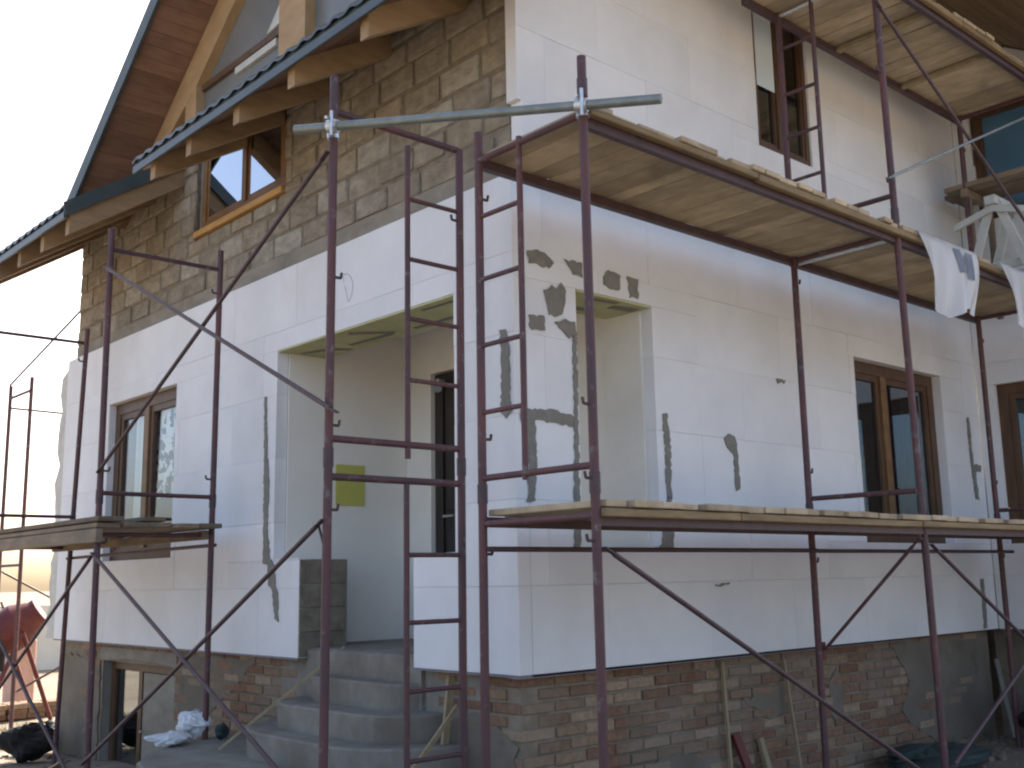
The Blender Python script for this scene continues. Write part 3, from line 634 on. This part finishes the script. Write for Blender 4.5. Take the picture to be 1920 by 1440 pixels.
for z in (1.86, 2.16, 3.9): bar(S2, (XI, 6.1, z), (XOu, 6.1, z), .017)
ladder(S2, .14, 'x', XI, -.68, 2.155, 3.98, (2.598, 2.951, 3.301, 3.66))
ladder(S2, .14, 'x', XI, -.688, -.02, 2.032, (.19, .553, .91, 1.269, 1.63))
bar(S2, (XI+.03, 3.2, 1.79), (XI+.03, 6.33, 1.765), .015, 'guard_rail', 'steel_dark')
xb = XOu-.03
brace(S2, (xb, .14, 3.79), (xb, 3.14, 2.31)); brace(S2, (xb-.02, -.01, 2.35), (xb-.02, 3.15, 3.84)); brace(S2, (xb, .14, 1.80), (xb, 3.15, .29)); brace(S2, (xb-.02, 3.12, 1.72), (xb-.02, .17, .40), .0135)
brace(S2, (xb, 3.2, 1.70), (xb, 6.08, .1)); brace(S2, (xb-.02, 6.08, 1.6), (xb-.02, 3.2, .1))
MB().tube((xb+.03, .21, 1.78), (-1.17, .15, 1.56), .007, 7).build('locking_hook', 'steel_dark', S2)
# ---- rear scaffold past the far corner
S3 = scaffold((.1, 9.2, -.25), 'thin scaffold frames standing past the far house corner by the yard')
for yy in (8.68, 9.45): post(S3, .05, yy, -.25, 3.98)
for yy in (8.9, 9.7): post(S3, 2.9, yy, -.25, 3.98)
for z in (1.75, 2.1, 3.82): bar(S3, (.05, 8.68, z), (.05, 9.45, z)); bar(S3, (2.9, 8.9, z), (2.9, 9.7, z))
bar(S3, (.05, 9.45, 3.7), (2.9, 9.7, 3.7), .015); brace(S3, (.05, 9.45, 1.7), (2.9, 9.7, .2)); brace(S3, (.05, 8.68, .3), (2.9, 8.9, 1.7))
brace(S3, (.05, 9.47, 4.0), (.3, 7.6, 4.75))
# ---- clamped grey pipe joining the two scaffolds
A_, B_ = Vector((-1.25, .04, 3.91)), Vector((-.61, -1.2, 3.78)); pd_ = B_-A_
pp = thing('scaffold_pipe', A_-pd_*.17, 'grey-green steel pipe clamped across the tops of two scaffolds', 'pipe')
MB().tube(A_-pd_*.17, A_+pd_*1.285, .0245, 16).build('tube', 'steel_grey', pp)
for q, px_ in ((A_, (-1.2, .115)), (B_, (-.56, YO))):
    k = MB(); dn = pd_.normalized(); k.tube(q-dn*.03, q+dn*.03, .037, 12); k.tube((px_[0], px_[1], q.z-.035), (px_[0], px_[1], q.z+.035), .035, 12)
    k.tube((q.x-.06, q.y-.02, q.z+.03), (q.x+.05, q.y+.02, q.z+.045), .009, 8); k.tube((q.x-.03, q.y-.03, q.z-.07), (q.x-.03, q.y-.03, q.z+.07), .009, 8)
    k.build('clamp', 'zinc', pp)

# ============================================================ DECKS
def deck(x0, x1, ya, yb, zb, label, joists=True, seed=1, seam=None):
    random.seed(seed); D = thing('scaffold_deck', ((x0+x1)/2, (ya+yb)/2, zb), label, 'platform')
    x = x0
    while x < x1-.03:
        wd = random.choice((.12, .15, .15, .19, .22)); wd = min(wd, x1-x)
        j0, j1 = R(-.035, .03), R(-.02, .03); sk = R(-.006, .006); dz = R(0, .006)
        k = MB().cbox((x+.004, yb+j0, zb+dz), (x+wd-.004, ya+j1, zb+.03+dz+R(0, .006)), .004)
        for q in k.v: q.x += sk*(1 if q.y > (ya+yb)/2 else -1)
        k.build('plank', 'plank', D); x += wd
    # inner steel angle, outer timber joists in lengths
    MB().box((x0-.02, ya-.03, zb-.055), (x1+.02, ya+.015, zb-.003)).build('side_rail', 'steel_dark', D)
    MB().box((x0-.02, yb+.03, zb-.085), (x1+.02, yb+.07, zb-.003)).build('side_rail', 'steel_dark', D)
    sm = [x0-.03]+(seam or [])+[x1+.03]
    for i, (a, b) in enumerate(zip(sm, sm[1:])):
        MB().cbox((a+.004, yb-.02+R(-.004, .004), zb-.045+R(-.006, .006)), (b-.004, yb+.022, zb+.002+R(-.012, .0)), .005).build('edge_board', 'plank_long', D)
    random.seed(seed+50); return D
deck(-.52, 5.75, YI+.03, YO-.04, 1.815, 'low plank deck at window-sill height on the right-hand scaffold', seed=3, seam=[.49, 2.43, 4.6])
deck(-.53, 2.5, YI+.03, YO-.03, 3.79, 'plank deck at first-floor height, its end under the grey pipe', seed=4, seam=[.85])
D2 = deck(2.51, 5.48, YI+.03, YO-.03, 3.785, 'plank deck at first-floor height with plastic sheets hanging over its edge', seed=5, seam=[3.9])
D3 = deck(2.1, 5.48, YI+.03, YO-.06, 5.735, 'topmost plank deck, just below the wooden roof soffit', seed=6, seam=[3.7])
MB().cbox((4.35, YO, 5.69), (4.40, YI, 5.731), .004).build('batten', 'batten', D3)
MB().cbox((3.3, YO, 5.69), (3.36, YI, 5.731), .004).build('batten', 'batten', D3)
random.seed(21)
DL = thing('scaffold_deck', (-.75, 4.7, 1.88), 'weathered deck of long boards beside the lace-curtained window', 'platform')
for i in range(5):
    x = -1.24+i*.19; z_ = 1.905+R(0, .012)
    MB().cbox((x, 3.02+R(0, .12), z_), (x+.178, 6.5+R(-.1, .2), z_+.035), .005).build('plank', 'plank_y', DL)
MB().cbox((-1.25, 3.05, 1.95), (-1.06, 6.4, 1.985), .005).build('plank', 'plank_y', DL); MB().cbox((-.9, 3.1, 1.957), (-.72, 6.3, 1.99), .005).build('plank', 'plank_y', DL)
MB().cbox((-1.245, 3.1, 1.80), (-1.19, 6.4, 1.90), .005).build('joist', 'plank_y', DL); MB().cbox((-.4, 3.15, 1.83), (-.35, 6.4, 1.90), .005).build('joist', 'plank_y', DL)

# ============================================================ SMALL THINGS ON THE SCAFFOLD
# upper trestle platform near the return wall
tp = thing('trestle_platform', (5.5, -.6, 3.83), 'dark plank staging raised above the deck in front of the blue upper window', 'platform')
for i in range(3): MB().cbox((5.42+i*.2, -1.7, 5.02+R(0, .01)), (5.60+i*.2, -.12+R(-.06, .06), 5.07), .006).build('plank', 'plank_y', tp)
for yy in (-.35, -1.5):
    MB().cbox((5.40, yy-.03, 4.93), (6.0, yy+.03, 5.015), .006).build('crossbeam', 'plank_y', tp)
    for xx in (5.50, 5.93): MB().cbox((xx-.025, yy-.025, 3.835), (xx+.025, yy+.025, 4.928), .005).build('leg', 'plank_y', tp)
tr = thing('white_trestle', (5.25, -.75, 3.83), 'white-painted wooden trestle standing on the plank deck beside the plastic sheets', 'trestle')
MB().cbox((5.0, -.80, 4.66), (5.55, -.70, 4.74), .006).build('top_beam', 'white_board_glint', tr)
for sx in (5.08, 5.47):
    for sy in (-.42, .42): MB().bar((sx, -.75+sy*.06, 4.70), (sx, -.75+sy*.78, 3.83), .07, .035, (1, 0, 0)).build('leg', 'white_board_glint', tr)
    MB().bar((sx+.04, -1.02, 4.12), (sx+.04, -.48, 4.12), .02, .07).build('stretcher', 'white_board_glint', tr)
MB().prism([(5.03, -.75, 4.66), (5.03, -.40, 4.56), (5.03, -.40, 4.50), (5.03, -.75, 4.60), (5.03, -1.1, 4.50), (5.03, -1.1, 4.56)], (.03, 0, 0)).build('apron', 'white_board_glint', tr)
def drape(x0, x1, z, drop, label, seed, taper=.2, print_=False):
    random.seed(seed); m_ = MB(); nu, nv = 26, 22; V_ = []
    for i in range(nu+1):
        a = i/nu
        for j in range(nv+1):
            b = j/nv; s_ = b*(drop+.3)
            if s_ < .28: yy, zz_ = YO+.25-s_, z+.045+.012*math.sin(a*17+s_*20)
            else:
                t_ = s_-.28; yy = YO-.065-.035*(1-math.exp(-t_*9))-.03*math.sin(a*9+seed)*(t_/drop)-.02*math.sin(a*21+t_*6)*(t_/drop); zz_ = z+.04-t_*(1-.1*math.sin(a*6+seed))
                if t_ < .01: zz_ = z+.045
            xx = x0+(x1-x0)*(a+(taper*(.5-a)*max(0, b-.25)*1.3)+.02*math.sin(b*7+seed))
            V_.append((xx, yy, zz_))
    m_.add(V_, [(i*(nv+1)+j, (i+1)*(nv+1)+j, (i+1)*(nv+1)+j+1, i*(nv+1)+j+1) for i in range(nu) for j in range(nv)], True)
    o = tag(m_.build('plastic_sheet', 'sheet'), label, 'sheet')
    if print_:
        for (i0, i1, j0, j1) in ((14, 17, 9, 14), (18, 19, 10, 14), (20, 23, 9, 15)):
            q = MB(); V2 = []
            for i in range(i0, i1+1):
                for j in range(j0, j1+1): V2.append(Vector(V_[i*(nv+1)+j])+Vector((0, -.006, 0)))
            kk = j1-j0+1
            q.add(V2, [(i*kk+j, (i+1)*kk+j, (i+1)*kk+j+1, i*kk+j+1) for i in range(i1-i0) for j in range(j1-j0)], True); q.build('faded_print', 'print', o)
    return o
drape(2.66, 3.58, 3.79, .52, 'translucent plastic sheet with faded grey print hanging over the deck edge', 3, .32, True)
drape(3.95, 4.8, 3.79, .5, 'plain translucent plastic sheet hanging over the deck edge below the white trestle', 8, .2)
# sack on the deck
def lump(name, cx, cy, z0, rx, ry, rz, material, seed, parent=None, n=14, m_=22):
    random.seed(seed); ph = [(R(0, 6.28), R(1, 4), R(1, 4)) for _ in range(4)]; k = MB(); V_ = []
    for i in range(n+1):
        t_ = math.pi*i/n
        for j in range(m_):
            p_ = 2*math.pi*j/m_; s_ = 1+.09*sum(math.sin(q+a*p_+b*t_) for q, a, b in ((q, round(a), b) for q, a, b in ph))
            s_ += R(-.1, .1)
            V_.append((cx+rx*s_*math.sin(t_)*math.cos(p_), cy+ry*s_*math.sin(t_)*math.sin(p_), z0+max(0, rz*(1+.8*math.cos(t_)*s_)*.56)))
    k.add(V_, [(i*m_+j, i*m_+(j+1) % m_, (i+1)*m_+(j+1) % m_, (i+1)*m_+j) for i in range(n) for j in range(m_)], False)
    return k.build(name, material, parent)
tag(lump('cement_sack', 4.35, -.7, 3.825, .42, .22, .2, 'bag', 11), 'grey-white sack lying on the deck below the white trestle', 'sack')
# ============================================================ AROUND THE FOOT OF THE WALLS
for (a, b, wd, lb) in (((1.96, .045, -.02), (1.945, .075, .90), .022, 'thin yellow batten leaning upright on the brick plinth, nearer the corner'),
                       ((2.69, -.02, -.02), (2.672, .075, .88), .022, 'thin yellow batten leaning upright on the brick plinth, nearer the window')):
    tag(MB().bar(a, b, wd, .02, (0, 1, 0)).build('wooden_batten', 'batten'), lb, 'batten')
tag(MB().bar((2.12, -.06, -.02), (2.04, .07, .42), .07, .03, (0, 1, 0)).build('plank_offcut', 'red_paint'), 'short reddish plank leaning against the brick plinth', 'plank')
tag(MB().bar((2.35, -.02, -.02), (2.34, .08, .36), .05, .03, (0, 1, 0)).build('plank_offcut', 'batten'), 'short pale plank leaning against the brick plinth', 'plank')
tag(MB().bar((-.02, .69, .35), (.06, .70, .91), .045, .022, (0, 1, 0)).build('wooden_batten', 'batten'), 'upright pale batten beside the steps behind the ladder', 'batten')
tag(MB().bar((-.50, .47, .345), (.03, .60, .74), .028, .016, (0, 1, 0)).build('wooden_batten', 'batten'), 'slanting pale stick resting beside the steps behind the ladder', 'batten')
tag(MB().bar((.18, 2.06, 1.035), (-.52, 2.56, .36), .025, .018).build('wooden_batten', 'batten'), 'pale stick sloping down across the concrete steps', 'batten')
tag(lump('plastic_bag', -.34, 3.32, .335, .13, .14, .2, 'bag', 5), 'crumpled white plastic bag beside a scaffold foot on the steps', 'bag')
tag(lump('plastic_bag', -.62, 3.12, .335, .16, .13, .10, 'bag', 6), 'flattened bluish-white plastic bag spilling over the lowest steps', 'bag')
tag(lump('plastic_bag', -.22, 3.10, .335, .05, .05, .12, 'tarp', 7), 'small dark bundle beside the white bag on the steps', 'bundle')
tag(lump('tarpaulin_heap', 4.05, -.3, -.03, .6, .3, .17, 'tarp', 9), 'dark green tarpaulin heap at the foot of the brick plinth', 'tarpaulin')
tag(lump('rubble_heap', 5.7, -.9, -.03, .5, .5, .5, 'rubber', 12), 'black heap by the inner corner of the brick plinth', 'heap')
tag(MB().bar((5.92, -.12, -.02), (5.98, .02, .68), .03, .03, (0, 1, 0)).build('grey_strip', 'zinc'), 'light grey metal strip leaning in the inner wall corner', 'strip')
tag(lump('rubbish_sack', -.35, 6.9, -.22, .25, .2, .36, 'rubber', 14), 'black rubbish sack at the far end of the left wall', 'sack')
tag(lump('rubbish_sack', .0, 7.5, -.24, .2, .2, .3, 'tarp', 15), 'dark green rubbish sack past the far wall corner', 'sack')
tag(MB().bar((-.35, 6.0, -.12), (-1.0, 4.8, -.05), .03, .03).build('wooden_batten', 'batten'), 'pale stick lying on the ground before the basement door', 'batten')

# ============================================================ YARD BEHIND THE FAR CORNER
mx = thing('cement_mixer', (.72, 10.9, -.27), 'dark red cement mixer in the sunlit yard past the far corner', 'cement mixer')
k = MB(); prof = [(-.42, .14), (-.38, .22), (-.1, .33), (.12, .33), (.34, .2), (.4, .2)]
ax_ = Vector((.55, -.3, .45)).normalized(); ct = Vector((.72, 10.9, .95))
for (a, ra), (b, rb) in zip(prof, prof[1:]): k.tube(ct+ax_*a, ct+ax_*b, ra*.9, 18, rb*.9)
k.build('drum', 'red_paint', mx)
for s_ in (-1, 1):
    MB().path([(.27, 10.9+s_*.3, -.25), (.72, 10.9+s_*.38, .9), (1.17, 10.9+s_*.3, -.25)], .03, 9).build('leg', 'red_paint', mx)
    wl_ = MB().tube((.27, 10.9+s_*.36, -.08), (.27, 10.9+s_*.43, -.08), .18, 18).build('wheel', 'rubber', mx)
MB().tube((.27, 10.5, -.08), (.27, 11.3, -.08), .018, 8).build('axle', 'steel_dark', mx)
MB().cbox((.27, 10.75, .4), (.6, 11.05, .75), .03).build('motor_housing', 'rubber', mx)
MB().path([(.72, 11.3, .9), (.72, 11.36, 1.2), (.68, 11.36, 1.3)], .015, 8).build('tilt_lever', 'steel_dark', mx)
# brick pallet and stacked blocks
pb = thing('brick_pallet', (1.15, 11.6, -.27), 'low stack of orange bricks on the ground in the sunlit yard', 'brick stack')
bk_ = MB().cbox((-.12, -.06, 0), (.12, .06, .065), .005).mesh('brick', Vector((0, 0, 0))); bk_.materials.append(MT['brick'])
random.seed(33)
for lz in range(3):
    for i in range(5):
        for j in range(5-lz): place('brick', bk_, (.65+i*.26+R(-.02, .02), 11.2+j*.14+R(-.01, .01), -.265+lz*.067), pb, R(-.06, .06))
tag(MB().cbox((1.28, 12.6, -.28), (1.62, 13.0, .72), .02).build('block_stack', 'salmon'), 'tall pinkish stack of wrapped blocks in the sunlit yard', 'block stack')
nb_ = thing('neighbour_house', (4, 25, -.3), 'pale yellow neighbouring house beyond the sunlit yard', 'house')
k = MB(); k.prism([(1.0, 24, -.3), (5.5, 28.5, -.3), (2.5, 31.5, -.3), (-2.0, 27, -.3)], (0, 0, 4.6)); k.build('wall', 'neighbour', nb_)
k = MB(); k.prism([(-2.2, 26.8, 4.3), (.8, 23.8, 4.3), (-.7, 25.3, 5.7)], (4.9, 4.9, 0)); k.build('roof', 'soffit', nb_)
for t_ in (.22, .66):
    x_, y_ = 1.0+4.5*t_, 24+4.5*t_
    wi = MB().prism([(x_+.015, y_-.015, 1.0), (x_+.715, y_+.685, 1.0), (x_+.715, y_+.685, 2.4), (x_+.015, y_-.015, 2.4)], (.02, -.02, 0)).build('window', 'frame_brown', nb_)
    MB().prism([(x_+.10, y_+.02, 1.08), (x_+.68, y_+.60, 1.08), (x_+.68, y_+.60, 2.32), (x_+.10, y_+.02, 2.32)], (.03, -.03, 0)).build('pane', 'glass_dull', wi)
# low yard wall
tag(MB().box((-14, 20, -.3), (14, 20.2, 1.1)).build('yard_wall', 'neighbour'), 'long low pale wall closing the sunlit yard', 'wall')
# grass strip by the yard
random.seed(44); k = MB()
for _ in range(2600):
    x, y = R(-1.8, 2.2), R(7.9, 10.4); 
    if x > .1 and y < 8.0: continue
    z = gz(x, y)-.02; a = R(0, 6.28); hh = R(.05, .14); wd = .008
    k.add([(x-wd*math.cos(a), y-wd*math.sin(a), z), (x+wd*math.cos(a), y+wd*math.sin(a), z), (x+R(-.05, .05), y+R(-.05, .05), z+hh)], [(0, 1, 2)])
tag(k.build('grass', 'grass'), 'green grass strip at the yard beyond the far corner', None, None, 'stuff')
# rubble chips at the wall foot
k = MB()
for _ in range(900):
    x, y = random.choice(((R(-2.5, 6), R(-2.6, 0.05)), (R(-2.6, .05), R(2.8, 8)), (R(-1, 6), R(-.5, .05)))); s_ = R(.01, .04); z = gz(x, y)-.006
    k.cbox((x-s_, y-s_*.7, z-.01), (x+s_, y+s_*.7, z+s_*.9), s_*.25)
tag(k.build('rubble', 'render'), 'small rubble scattered on the ground by the walls', None, None, 'stuff')
